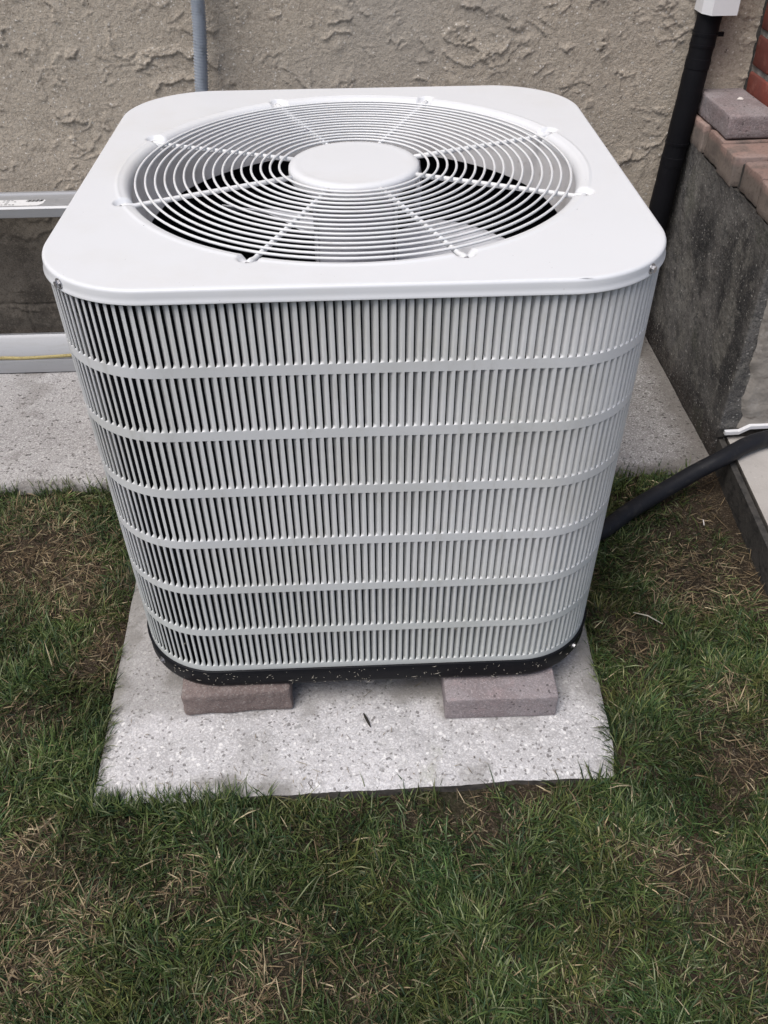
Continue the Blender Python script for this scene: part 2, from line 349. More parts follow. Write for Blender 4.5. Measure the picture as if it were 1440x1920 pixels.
hh = .004 * sstep(.05, .25, fbm(X * 8, Z * 8, 2, 515)) * np.where(ff_ < .96, (ff_ / .96) ** 3, (1 - ff_) / .04) + .004 * fbm(X * 9, Z * 9, 4, 101) + .0012 * fbm(X * 60, Z * 60, 2, 103)
crk = np.abs(Z - (.128 + .006 * fbm(X * 14, X * 0, 3, 107))); hh = hh - .006 * np.exp(-(crk / .0035) ** 2)
crk2 = np.abs(X - (-.93 + .02 * fbm(Z * 8, Z * 0, 3, 109))); hh = hh - .005 * np.exp(-(crk2 / .003) ** 2) * (Z < .13)
fo = grid_obj('foundation', np.stack([X, WY + .006 - hh, Z], -1), M['found'], house)

# ================================================================== STOOP
SX, SY0 = .842, .288
stoop = thing('stoop', 'concrete stoop with brick cap beside the house wall, its left side stained black', 'stoop', (SX, SY0, -.035))
ys = np.arange(SY0, .9001, .0065); zs = np.linspace(-.08, .5535, 98)
Yg, Zg = np.meshgrid(ys, zs, indexing='ij')
d = .006 * fbm(Yg * 7, Zg * 4, 4, 121) + .002 * fbm(Yg * 40, Zg * 40, 3, 123)
left = np.stack([SX - d - .003 * np.exp(-(.556 - Zg) / .01), Yg, Zg], -1)
xs = np.concatenate([np.arange(SX, 1.2, .0065), [1.6, 2.4]])
Xg, Zf = np.meshgrid(xs, zs, indexing='ij')
d2 = .004 * fbm(Xg * 8, Zf * 8, 4, 131) + .002 * fbm(Xg * 50, Zf * 50, 2, 133)
front = np.stack([Xg, SY0 - d2 * sstep(SX, SX + .02, Xg), Zf], -1)
front[0] = left[0]
Vall = np.concatenate([left[::-1], front[1:]], 0)
cs_ = grid_obj('concrete_side', Vall, M['side'], stoop, flip=False)
yy_ = Vall[..., 1] + .04 * fbm(Vall[..., 1] * 9 + Vall[..., 0] * 5, Vall[..., 2] * 9, 4, 421); zz__ = Vall[..., 2] + .06 * fbm(Vall[..., 1] * 9 + 3, Vall[..., 2] * 6, 4, 425)
def blob(L_): return np.clip(sum(w * np.exp(-((yy_ - a) / sy) ** 2 - ((zz__ - b) / sz) ** 2) for a, b, sy, sz, w in L_), 0, 1)
set_attr(cs_, 'soot', np.clip(blob([(.42, .40, .10, .14, 1), (.34, .22, .07, .12, .9), (.62, .42, .06, .09, .7), (.88, .30, .05, .25, .8), (.50, .12, .08, .07, .6)]) + .9 * sstep(.10, .03, zz__), 0, 1))
set_attr(cs_, 'pale', blob([(.70, .24, .07, .09, 1), (.56, .20, .04, .08, .7), (.77, .46, .05, .06, .9), (.52, .47, .04, .04, .6), (.36, .48, .05, .04, .5), (.66, .36, .04, .08, .5)]))
tb = Bag(); tb.add([(SX + .004, SY0 + .004, .546), (2.4, SY0 + .004, .546), (2.4, .9, .546), (SX + .004, .9, .546)], [(0, 1, 2, 3)])
tb.build('mortar_bed', M['darkmortar'], stoop)
# pale parging on the front face with a ragged left edge
xs2 = np.concatenate([np.linspace(0, .36, 60), [.9, 1.5]]); zs2 = np.arange(.078, .545, .006)
U, Zp = np.meshgrid(xs2, zs2, indexing='ij')
rag = .020 + .022 * fbm(Zp * 9, Zp * 0, 4, 141) + .016 * (1 - sstep(.1, .5, Zp))
Xp = SX + rag + U
thick = .008 * sstep(0, .012, U) + .004 * fbm(Xp * 14, Zp * 14, 3, 145) + .003 * fbm(Xp * 9, Zp * 30, 3, 147)
grid_obj('front_parging', np.stack([Xp, SY0 - .0005 - thick, Zp], -1), M['plaster'], stoop)

def rough_block(name, a, b, m, parent, seed, amp=.002, r=.004, seg=5, rot=0.0, label=None):
    """brick: a box with rounded, slightly uneven edges"""
    a = np.array(a, float); b = np.array(b, float); ctr = (a + b) / 2; half = (b - a) / 2
    n = seg; vs = {}; V = []; F = []
    def vid(p):
        k = tuple(np.round(p, 5))
        if k not in vs: vs[k] = len(V); V.append(p)
        return vs[k]
    def lin(h): 
        e = 1 - min(r / h, .3); return np.concatenate([[-1, -e], np.linspace(-e, e, n)[1:-1], [e, 1]])
    for ax in range(3):
        o1, o2 = (ax + 1) % 3, (ax + 2) % 3; L1 = lin(half[o1]); L2 = lin(half[o2])
        for sg in (-1, 1):
            for i in range(len(L1) - 1):
                for j_ in range(len(L2) - 1):
                    q = []
                    for (p1, p2) in ((L1[i], L2[j_]), (L1[i + 1], L2[j_]), (L1[i + 1], L2[j_ + 1]), (L1[i], L2[j_ + 1])):
                        p = np.zeros(3); p[ax] = sg; p[o1] = p1; p[o2] = p2; q.append(vid(p))
                    F.append(q if sg > 0 else q[::-1])
    V = np.array(V); W = V * half
    inner = np.clip(W, -(half - r), half - r); dd = W - inner; ln = np.linalg.norm(dd, axis=1, keepdims=True)
    W = inner + dd / np.maximum(ln, 1e-9) * np.minimum(ln, r)
    nz = np.stack([fbm(W[:, 0] * 25 + seed, W[:, 1] * 25 + W[:, 2] * 19, 3, seed + k) for k in range(3)], -1)
    W = W + nz * amp
    c, s_ = math.cos(rot), math.sin(rot); W[:, :2] = W[:, :2] @ np.array([[c, s_], [-s_, c]])
    me = bpy.data.meshes.new(name); me.from_pydata([tuple(x) for x in W], [], [tuple(int(i) for i in f) for f in F]); me.shade_smooth(); me.set_sharp_from_angle(angle=math.radians(50))
    me.materials.append(m); o = bpy.data.objects.new(name, me); C.objects.link(o); o.location = Vector(ctr)
    if parent: put(o, parent)
    if label: o['label'] = label
    return o
capy = [(.772, .868), (.662, .757), (.549, .647), (.433, .533), (.300, .418)]
offx = [.000, .004, -.004, .010, .003]
for k, (y0, y1) in enumerate(capy):
    x0 = SX + offx[k] - .002
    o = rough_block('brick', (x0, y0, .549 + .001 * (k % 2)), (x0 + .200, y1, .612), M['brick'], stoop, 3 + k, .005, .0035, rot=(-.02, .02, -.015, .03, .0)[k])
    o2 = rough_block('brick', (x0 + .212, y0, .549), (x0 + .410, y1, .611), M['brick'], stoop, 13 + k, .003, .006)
jm = Bag()
jm.box((SX + .013, SY0 + .012, .5402), (1.40, .896, .600)); jm.build('mortar', M['darkmortar'], stoop)

# loose paver on the cap
lp = rough_block('loose_paver', (.849, .668, .6145), (.958, .886, .665), M['paver'], None, 40, .0018, .004, 6, rot=0.02)
tag(lp, 'mauve paver lying loose on the brick cap of the stoop', 'paver')
cb = Bag(); cb.add([(.905, .786, .6665), (.919, .783, .6665), (.924, .791, .6665), (.916, .797, .6665), (.909, .793, .6665), (.912, .789, .671), (.918, .791, .670)],
       [(0, 1, 5), (1, 2, 6), (2, 3, 6), (3, 4, 5), (4, 0, 5), (5, 1, 6), (3, 5, 6), (4, 3, 2, 1, 0)])
tag(cb.build('stone_chip', M['chip']), 'small white chip lying on top of the loose paver', 'stone chip')

# brick pier
PX = .962
pier = thing('brick_pier', 'red brick pier with pale mortar rising from the stoop in the corner', 'pier', (PX, .45, .612))
pb = Bag(); pb.box((PX + .0045, .455, .6135), (1.5, .894, 2.4)); pb.build('mortar', M['mortar'], pier)
course = .0765; k = 0; z = .640
while z < 1.45:
    y = .888 - (0.0 if k % 2 else .105)
    ylist = []
    yy = .884
    first = .095 if k % 2 else .195
    L_ = first
    while yy > .47:
        y0 = max(yy - L_, .452); ylist.append((y0, yy)); yy = y0 - .012; L_ = .195
    for i, (y0, y1) in enumerate(ylist):
        rough_block('brick', (PX + .002 * ((i * 7 + k * 3) % 3), y0, z), (PX + .09, y1, z + .064), M['redbrick'], pier, 50 + k * 5 + i, .003, .005, 4)
    k += 1; z += course
# low course closing the foot of the pier
for i, (y0, y1) in enumerate([(.70, .884), (.49, .688)]):
    rough_block('brick', (PX + .001, y0, .6155), (PX + .09, y1, .632), M['redbrick'], pier, 95 + i, .002, .003, 4)
# dark ragged gap filler between pier and stucco
jz = np.arange(.613, 1.5, .006); ju = np.linspace(0, 1, 6)
A_, B2 = np.meshgrid(jz, ju, indexing='ij')
Xj = .940 + .006 * fbm(A_ * 22, B2 * 0, 3, 303) * (1 - B2) + (.030) * B2
Yj = WY - .0035 + .010 * B2 * 0 - .005 * fbm(A_ * 30, B2 * 2, 3, 305) * B2 - .010 * sstep(.55, 1, B2)
grid_obj('dark_joint', np.stack([Xj, Yj, A_], -1), M['darkmortar'], pier)

# white bent trim at the foot of the stoop's front face
tp = [(SX + .012, .079), (SX + .045, .080), (SX + .058, .088), (SX + .068, .094), (SX + .11, .095), (SX + .20, .094), (SX + .34, .096)]
tb = Bag(); v = []; f = []
for x, z in tp: v += [(x, SY0 - .018, z), (x, SY0 - .018, z - .0085), (x, SY0 - .008, z - .0085), (x, SY0 - .008, z)]
for i in range(len(tp) - 1):
    for q in range(4): f.append((i * 4 + q, (i + 1) * 4 + q, (i + 1) * 4 + (q + 1) % 4, i * 4 + (q + 1) % 4))
f += [(0, 1, 2, 3), (len(tp) * 4 - 1, len(tp) * 4 - 2, len(tp) * 4 - 3, len(tp) * 4 - 4)]
tb.add(v, f); tag(tb.build('trim_strip', M['pvc']), 'bent white plastic strip at the foot of the stoop front above the walkway', 'trim')
sp_ = Bag(); sp_.box((SX + .002, SY0 - .004, .055), (2.4, SY0 + .006, .0785)); sp_.build('footing_joint', M['darkmortar'], stoop)

# ================================================================== CONDUIT, LINE SET, COVER, PIPE
def catmull(pts, n=12):
    pts = [Vector(p) for p in pts]; P = [2 * pts[0] - pts[1]] + pts + [2 * pts[-1] - pts[-2]]; out = []
    for i in range(1, len(P) - 2):
        for k in range(n):
            t = k / n; a, b_, c, d_ = P[i - 1], P[i], P[i + 1], P[i + 2]
            out.append(.5 * ((2 * b_) + (c - a) * t + (2 * a - 5 * b_ + 4 * c - d_) * t * t + (3 * b_ - a - 3 * c + d_) * t ** 3))
    out.append(P[-2]); return out
cpath = catmull([(-.322, .842, 1.30), (-.330, .842, 1.0), (-.334, .840, .85), (-.352, .835, .66), (-.35, .80, .46), (-.31, .62, .30), (-.28, .38, .26)], 60)
rad = [.0150 + .0018 * math.sin(i * 2 * math.pi / 2.0 + math.pi / 2) for i in range(len(cpath))]
cd = Bag(); cd.tube(cpath, rad, 16)
tag(cd.build('conduit', M['conduit'], smooth=True), 'grey ribbed flexible conduit running down the stucco wall behind the air conditioner', 'conduit')

ls = thing('refrigerant_line', 'thick black insulated line running down the wall from under the white cover', 'pipe', (.8, .84, .2))
lpth = catmull([(.843, .868, 1.25), (.835, .868, .92), (.8265, .865, .80), (.815, .858, .62), (.803, .855, .42), (.790, .84, .25), (.72, .74, .12), (.55, .58, .08), (.36, .36, .13)], 14)
lb = Bag(); lb.tube(lpth, [.0282 + .0003 * math.sin(i * .9) + .0003 * math.sin(i * 2.3) for i in range(len(lpth))], 18); lb.build('insulation', M['black'], ls, smooth=True)
def ring_at(path, z, r, w, name, m, parent, tail=None):
    i = min(range(len(path)), key=lambda q: abs(path[q].z - z)); p = path[i]; t = (path[min(i + 1, len(path) - 1)] - path[i - 1]).normalized()
    B_ = Bag(); B_.tube([p - t * w, p - t * w * .9, p + t * w * .9, p + t * w], [r - .002, r, r, r - .002], 20)
    if tail: B_.box((p.x + r - .004, p.y - .008, p.z - .005), (p.x + r + .012, p.y - .001, p.z + .004))
    return B_.build(name, m, parent, auto=40)
for z_, tl in ((.79, True), (.762, False), (.545, True)): ring_at(lpth, z_, .0296, .003, 'cable_tie', M['tie'], ls, tl)
for z_ in (.50, .73): ring_at(lpth, z_, .0291, .012, 'tape_wrap', M['black'], ls)

cv = thing('line_set_cover', 'white vinyl line cover on the wall, its open end above the black line', 'line cover', (.82, .86, .845))
prof = [(.799, .898), (.800, .846), (.815, .820), (.873, .820), (.877, .898)]
B_ = Bag(); n = len(prof); ins = [(.8015, .898), (.8025, .847), (.8163, .8225), (.8705, .8225), (.8745, .898)]
v = [(x, y, .834) for x, y in prof] + [(x, y, 1.6) for x, y in prof] + [(x, y, .834) for x, y in ins] + [(x, y, 1.6) for x, y in ins]; f = []
for i in range(n - 1): f += [(i, i + n, i + n + 1, i + 1), (2 * n + i, 2 * n + i + 1, 3 * n + i + 1, 3 * n + i), (i, i + 1, 2 * n + i + 1, 2 * n + i)]
B_.add(v, f); B_.build('cover_shell', M['pvc'], cv)

ppth = catmull([(1.40, .27, .09), (1.15, .268, .080), (1.03, .262, .078), (.946, .245, .077), (.887, .221, .078), (.813, .182, .068), (.752, .164, .045), (.674, .131, .020), (.592, .086, .005), (.513, .027, .000), (.42, -.02, .01), (.30, -.04, .045)], 10)
pb = Bag(); pb.tube(ppth, [.0190 + .0002 * math.sin(i * 1.7) for i in range(len(ppth))], 20)
tag(pb.build('drain_hose', M['pipe'], smooth=True), 'black hose crossing from the walkway over the grass to the air conditioner', 'hose')

# ================================================================== LADDER
lad = thing('ladder', 'aluminium ladder lying on its side along the foot of the wall', 'ladder', (-.9, .79, 0))
X0, X1 = -2.6, .30
def channel(name, prof, t=.0022):
    v = []; f = []; n = len(prof)
    nrm = []
    for i in range(n):
        a = Vector(prof[max(i - 1, 0)]); b_ = Vector(prof[min(i + 1, n - 1)]); d_ = (b_ - a).normalized(); nrm.append(Vector((-d_.y, d_.x)))
    pr2 = [(p[0] + q.x * t, p[1] + q.y * t) for p, q in zip(prof, nrm)]
    loop = list(prof) + pr2[::-1]; m_ = len(loop)
    for x in (X0, X1): v += [(x, y, z) for y, z in loop]
    for i in range(m_): f.append((i, (i + 1) % m_, m_ + (i + 1) % m_, m_ + i))
    f += [tuple(range(m_))[::-1], tuple(range(m_, 2 * m_))]
    B_ = Bag(); B_.add(v, f); return B_
# upper rail: web on top, flanges down, raised back bead
tr_ = channel('side_rail', [(.750, .440), (.745, .442), (.745, .462), (.747, .4645), (.822, .4645), (.825, .469), (.833, .469), (.836, .466), (.836, .440), (.830, .438)])
tr_ = tr_.build('side_rail', M['alu'], lad, auto=35)
lr_ = channel('side_rail', [(.752, .040), (.746, .041), (.745, .038), (.745, .004), (.748, .002), (.757, .002), (.759, .012), (.800, .012), (.812, .014), (.836, .060), (.842, .066), (.850, .066)])
lr_ = lr_.build('side_rail', M['alu'], lad, auto=35)
for x in (-1.92, -1.62, -1.32, -1.02 + .0, -.715, -.41, -.11, .19):
    if x == -1.02: continue
    R_ = Bag(); R_.tube([(x, .787, .014), (x, .787, .4635)], .016, 16); R_.build('rung', M['alu'], lad, auto=40)
for x in (-.717, -1.62):
    hb = Bag(); ns = 28
    pr = [(.0225, .4648), (.0205, .4672), (.0185, .4672), (.0165, .4664), (.0155, .4655)]
    v = [(x + r * math.cos(2 * math.pi * q / ns), .777 + r * math.sin(2 * math.pi * q / ns), z) for r, z in pr for q in range(ns)]
    f = [(i * ns + q, i * ns + (q + 1) % ns, (i + 1) * ns + (q + 1) % ns, (i + 1) * ns + q) for i in range(4) for q in range(ns)]
    hb.add(v, f); hb.build('rung_ferrule', M['alu'], lad, smooth=True)
    db = Bag(); db.lathe([(.0156, .4653), (.0156, .4658)], (x, .777), 24, True, True); db.build('rung_opening', M['motor'], lad)
sk = Bag(); sk.add([(-1.04, .753, .4669), (-.772, .753, .4669), (-.762, .765, .4669), (-.760, .785, .4669), (-.764, .790, .4669), (-1.04, .791, .4669)], [(0, 1, 2, 3, 4, 5)])
stk = sk.build('sticker', M['sticker'], lad)
pr = Bag()
for i in range(11):
    x = -.806 + i * .0032; wv = .0010 + .0007 * ((i * 5) % 3)
    pr.add([(x, .776, .4674), (x + wv, .776, .4674), (x + wv + .003, .789, .4674), (x + .003, .789, .4674)], [(0, 1, 2, 3)])
pr.add([(-.772, .778, .4674), (-.767, .778, .4674), (-.764, .788, .4674), (-.768, .788, .4674)], [(0, 1, 2, 3)])
xx = -1.03
random.seed(3)
while xx < -.835:
    wv = random.uniform(.002, .008)
    for y_ in (.758, .765, .776, .784):
        if random.random() < .55: pr.add([(xx, y_, .4674), (xx + wv, y_, .4674), (xx + wv, y_ + .0024, .4674), (xx, y_ + .0024, .4674)], [(0, 1, 2, 3)])
    xx += wv + .003
pr.build('print', M['ink'], stk)
# rope in the lower rail
rp = Bag(); base = [(-2.4, .790, .020), (-1.6, .795, .022), (-1.05, .792, .021), (-.95, .787, .021), (-.88, .790, .021), (-.80, .795, .022), (-.72, .800, .024), (-.5, .795, .022), (-.1, .79, .02)]
bp_ = catmull(base, 70)
for s3 in range(3):
    pts = []
    for i, p in enumerate(bp_):
        a = i * .55 + s3 * 2.094; pts.append(p + Vector((0, math.cos(a) * .0023, .004 + math.sin(a) * .0023)))
    rp.tube(pts, .0027, 6)
tag(rp.build('rope', M['rope'], smooth=True), 'yellow twisted rope lying in the lower rail of the ladder', 'rope')

# ================================================================== CONCRETE PAD
pc = np.array([(-.460, -.580), (.412, -.562), (.440, .20), (-.492, .20)])
n1, n2 = 190, 170
U, Vv = np.meshgrid(np.linspace(0, 1, n1), np.linspace(0, 1, n2), indexing='ij')
Q = (1 - U)[..., None] * (1 - Vv)[..., None] * pc[0] + U[..., None] * (1 - Vv)[..., None] * pc[1] + U[..., None] * Vv[..., None] * pc[2] + (1 - U)[..., None] * Vv[..., None] * pc[3]
ex = np.minimum(U, 1 - U) * .87; ey = np.minimum(Vv, 1 - Vv) * .77
e_ = np.minimum(ex, ey)
jit = np.exp(-e_ / .02)
Q[..., 0] += jit * (.0030 * fbm(Q[..., 1] * 9, Q[..., 0] * 9, 4, 151)); Q[..., 1] += jit * (.0055 * fbm(Q[..., 0] * 8, Q[..., 1] * 8, 4, 153))
# the front right corner is broken off and rounded
cd_ = np.hypot(Q[..., 0] - .405, Q[..., 1] + .556); pull = sstep(.05, 0, cd_) * .006
Q[..., 0] -= pull; Q[..., 1] += pull * .8
Zp = .0018 * fbm(Q[..., 0] * 9, Q[..., 1] * 9, 3, 155) + .0009 * perlin(Q[..., 0] * 90, Q[..., 1] * 90, 5) + .0006 * perlin(Q[..., 0] * 170, Q[..., 1] * 170, 8)
Zp -= .009 * np.exp(-e_ / (.008 + .005 * (1 + fbm(Q[..., 0] * 20, Q[..., 1] * 20, 2, 157)))) + sstep(.06, 0, cd_) * .009
topg = np.concatenate([Q, Zp[..., None]], -1)
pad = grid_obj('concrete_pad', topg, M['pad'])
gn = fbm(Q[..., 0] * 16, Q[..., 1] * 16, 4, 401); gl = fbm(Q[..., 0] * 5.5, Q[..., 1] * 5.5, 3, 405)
grime_shade = sstep(.045, 0, e_ - .030 * gn) * (.25 + .45 * sstep(-.3, .4, gn + gl)) * (1 - .6 * (Q[..., 0] > -.1) * (Q[..., 1] < -.4)) + sstep(.0, .45, gl + .3 * gn) * .42 + sstep(-.455, -.385, Q[..., 1] + .045 * gn) * .62 + sstep(.14, .0, np.hypot(Q[..., 0] - .40, Q[..., 1] + .20)) * .25  # edge dirt and patches, plus damp and painted shade under the unit
set_attr(pad, 'grime_shade', np.clip(grime_shade, 0, 1))
# sides of the pad
per = [topg[i, 0] for i in range(n1)] + [topg[n1 - 1, j] for j in range(1, n2)] + [topg[i, n2 - 1] for i in range(n1 - 2, -1, -1)] + [topg[0, j] for j in range(n2 - 2, 0, -1)]
per = np.array(per); low = per.copy(); low[:, 2] = -.09
low[:, :2] += (low[:, :2] - np.array([-.02, -.18])) * .006
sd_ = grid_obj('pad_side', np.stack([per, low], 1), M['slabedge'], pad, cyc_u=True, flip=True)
tag(pad, 'pale concrete pad under the air conditioner, set in the lawn', 'concrete pad')

# paver bricks that carry the unit
b1 = rough_block('paver_brick', (-.331, -.416, .0015), (-.141, -.305, .0600), M['brownpaver'], None, 61, .0040, .007, 6, rot=.045)
tag(b1, 'left of the two paver bricks propping up the air conditioner, browner and more worn', 'brick', 'paver bricks under the air conditioner')
b2 = rough_block('paver_brick', (.129, -.445, .0015), (.325, -.335, .0550), M['paver'], None, 67, .0012, .003, 6, rot=-.005)
tag(b2, 'right of the two paver bricks under the air conditioner, mauve and jutting out further', 'brick', 'paver bricks under the air conditioner')
for i, x in enumerate((-.235, .225)):
    b3 = rough_block('paver_brick', (x - .097, .26, .0015 if False else -.0), (x + .097, .37, .0600), M['paver'], None, 71 + i, .0012, .003, 4)
    if True:
        bpy.data.objects.remove(b3)
M2 = M['paver']

# ================================================================== AIR CONDITIONER
H = .8094; WX, WYY = .400, .4046; RL = .1469; FL = .0184
ac = thing('air_conditioner', 'white residential outdoor air conditioning condenser with louvred sides on a concrete pad', 'air conditioner', (0, 0, .06))

def rrect(wx, wy, r, n=24):
    """points and outward normals, counterclockwise, starting at the front left end of the front straight"""
    pts = []; 
    cs = [((wx - r), -(wy - r), -90), ((wx - r), (wy - r), 0), (-(wx - r), (wy - r), 90), (-(wx - r), -(wy - r), 180)]
    for cx, cy, a0 in cs:
        for k in range(n + 1):
            a = math.radians(a0 + 90 * k / n); pts.append((cx + r * math.cos(a), cy + r * math.sin(a), math.cos(a), math.sin(a)))
    return pts
# ---- lid: polar sheet from the throat of the fan opening to the rounded square outline, then the flange
NT = 720; th = np.linspace(0, 2 * np.pi, NT, endpoint=False)
def ray_rr(th, wx, wy, r):
    out = []
    for t in th:
        c, s_ = math.cos(t), math.sin(t); lo, hi = 0, 1.0
        for _ in range(40):
            m_ = (lo + hi) / 2; x, y = abs(c * m_), abs(s_ * m_); qx, qy = x - (wx - r), y - (wy - r)
            sdf = math.hypot(max(qx, 0), max(qy, 0)) + min(max(qx, qy), 0) - r
            if sdf < 0: lo = m_
            else: hi = m_
        out.append(lo)
    return np.array(out)
RO = ray_rr(th, WX, WYY, RL)
R0 = .3345
rows = []
for q in np.linspace(0, 1, 9):       # throat curl
    a = q * np.pi / 2; rows.append((R0 + .0125 * (1 - math.cos(a)) , None, H - .016 * (1 - math.sin(a))))
V = []
for (r, _, z) in rows: V.append(np.stack([r * np.cos(th), r * np.sin(th), np.full(NT, z)], -1))
fr = np.concatenate([np.linspace(.02, .42, 26), np.linspace(.5, .96, 7), [.985]])
rin = R0 + .0125
for q in fr:
    r = rin + (RO - .005 - rin) * q; V.append(np.stack([r * np.cos(th), r * np.sin(th), np.full(NT, H)], -1))
nx = np.cos(th); ny = np.sin(th)
# rounded outer edge
def off(k, z):
    RR = ray_rr(th, WX - k, WYY - k, RL - k); return np.stack([RR * nx, RR * ny, np.full(NT, z)], -1)
for a in np.linspace(0, np.pi / 2, 6): V.append(off(.0045 * (1 - math.sin(a)), H - .0045 * (1 - math.cos(a))))
V.append(off(-.0004, H - .010)); V.append(off(-.0008, H - FL + .003)); V.append(off(-.0022, H - FL + .0006)); V.append(off(-.0018, H - FL - .0004)); V.append(off(.001, H - FL)); V.append(off(.002, H - .006))
V = np.array(V)
# dimples for the eight grille feet
sp_ang = [math.radians(22.5 + 45 * k) for k in range(8)]
dep = np.zeros(V.shape[:2])
Rv = np.hypot(V[..., 0], V[..., 1]); Av = np.arctan2(V[..., 1], V[..., 0])
for a in sp_ang:
    da = (Av - a + np.pi) % (2 * np.pi) - np.pi
    tx = da * Rv; rx = Rv - .349
    q = np.sqrt((tx / .0150) ** 2 + (np.maximum(rx, 0) / .0175) ** 2 + (np.minimum(rx, 0) / .05) ** 2)
    dep = np.maximum(dep, .0068 * sstep(1.0, .62, q))
lip = .0012 * np.exp(-((Rv - .3515) / .003) ** 2)
nrow = len(rows) + len(fr)
for i in range(nrow): V[i, :, 2] -= dep[i]; V[i, :, 2] += lip[i] * (dep[i] < .001)
V[:nrow, :, 2] += (.0006 * fbm(V[:nrow, :, 0] * 4, V[:nrow, :, 1] * 4, 2, 161)) * sstep(.35, .37, Rv[:nrow])
lid = grid_obj('top_panel', V, M['lid'], ac, cyc_v=True, flip=False)
# scratches on the lid
for (x, y, a, l) in ((.269, -.4025, .02, .022), (-.248, .030, .5, .012), (-.28, -.22, .9, .003), (.30, -.20, .3, .003)):
    sb = Bag(); dx, dy = math.cos(a) * l / 2, math.sin(a) * l / 2; px, py = -math.sin(a) * .0006, math.cos(a) * .0006
    zc = H + .0010
    if l > .02: zc = H - .0001
    sb.add([(x - dx, y - dy, zc), (x + px, y + py, zc), (x + dx, y + dy, zc), (x - px * .4, y - py * .4, zc)], [(0, 3, 2, 1)])
    sb.build('scratch', M['ink'], ac)

# ---- shroud below the opening
B_ = Bag(); B_.lathe([(R0 + .0002, H - .0155), (R0 - .003, H - .05), (R0 - .008, H - .085), (R0 - .008, H - .0915)], (0, 0), 96)
B_.build('fan_shroud', M['shroud'], ac, smooth=True)

# ---- wire grille
zr = H - .0035
for i in range(16):
    r = .1135 + i * (.3265 - .1135) / 15; zz_ = zr + .0025 * (1 - (r / .33) ** 2)
    wbg = Bag(); nseg = 72 if r < .2 else 112
    wob = .0006 * math.sin(i * 2.1)
    wbg.tube([((r + wob * math.cos(3 * a + i)) * math.cos(a), (r + wob * math.cos(3 * a + i)) * math.sin(a), zz_) for a in np.linspace(0, 2 * np.pi, nseg, endpoint=False)], .00195, 6, closed=True)
    wbg.build('wire_ring', M['wire'], ac, smooth=True)
for k, a in enumerate(sp_ang):
    c, s_ = math.cos(a), math.sin(a); pts = []
    for r, z in ((.095, zr - .0026), (.16, zr - .0030), (.25, zr - .0038), (.325, zr - .0046), (.336, zr - .0050), (.346, zr - .0028), (.3530, zr - .0032)): pts.append((r * c, r * s_, z))
    wbg = Bag(); wbg.tube(pts, [.0036, .0036, .0036, .0036, .0036, .0038, .0038], 10); sp = wbg.build('spoke', M['wire'], ac, smooth=True)
    sb = Bag(); cx, cy = .3545 * c, .3545 * s_
    sb.lathe([(.0048, H - .0084), (.0048, H - .0072), (.0032, H - .0070), (.0031, H - .0050), (.0022, H - .0046)], (cx, cy), 6, False, True)
    sb.build('screw', M['screw'], ac)
# a dark clip on one spoke
sb = Bag(); sb.tube([(-.0755, .1635, zr + .000), (-.079, .1700, zr + .0004)], .0034, 8); sb.build('clip', M['motor'], ac, smooth=True)

# ---- cap in the middle of the grille
B_ = Bag(); B_.lathe([(.090, H - .020), (.0985, H - .019), (.1000, H - .0165), (.1002, H - .006), (.0995, H - .0022), (.0965, H + .0008), (.090, H + .0022), (.084, H + .0016), (.078, H + .0016), (.04, H + .0022), (.002, H + .0024)], (0, 0), 72, False, True)
B_.build('centre_cap', M['lid'], ac, smooth=True)
for a in (math.radians(-22.5 + 4), math.radians(157)):
    tb = Bag(); c, s_ = math.cos(a), math.sin(a)
    tb.tube([(.0985 * c, .0985 * s_, H - .004), (.1015 * c, .1015 * s_, H - .012), (.1015 * c, .1015 * s_, H - .030)], .0025, 6); tb.build('cap_clip', M['wire'], ac)

# ---- motor, fan
B_ = Bag(); B_.lathe([(.02, H - .021), (.058, H - .022), (.067, H - .030), (.0675, H - .125), (.068, H - .128), (.068, H - .150), (.06, H - .164), (.012, H - .166), (.012, H - .172)], (0, -.002), 48, True, True)
B_.build('motor', M['motor'], ac, auto=30)
for a in (-150, -30, 90):
    tb = Bag(); c, s_ = math.cos(math.radians(a)), math.sin(math.radians(a)); tb.tube([(.071 * c, .071 * s_, H - .024), (.071 * c, .071 * s_, H - .175)], .003, 8); tb.build('motor_bolt', M['screw'], ac, smooth=True)
tb = Bag(); tb.tube(catmull([(.10, .06, H - .02), (.105, .075, H - .06), (.104, .085, H - .12), (.11, .09, H - .2), (.16, .12, H - .4)], 8), .0055, 10); tb.build('motor_cable', M['motor'], ac, smooth=True)
fan = Bag(); fan.lathe([(.03, H - .189), (.052, H - .187), (.055, H - .170), (.053, H - .167)], (0, 0), 32, True, True); fan = fan.build('fan_hub', M['blade'], ac, auto=30)
blade_specs = [  # radius knots, trailing edge azimuth, leading edge azimuth, height at both edges
    ([.055, .09, .16, .243, .327], [34, 36, 37, 2, -22], [-38, -50, -62, -74, -84], H - .129, H - .175),
    ([.055, .095, .155, .20, .285], [158, 154, 143, 141, 145], [98, 106, 118, 126, 141], H - .122, H - .136),
    ([.055, .09, .16, .243, .327], [-86, -84, -83, -118, -142], [-158, -170, -182, -194, -204], H - .129, H - .175)]
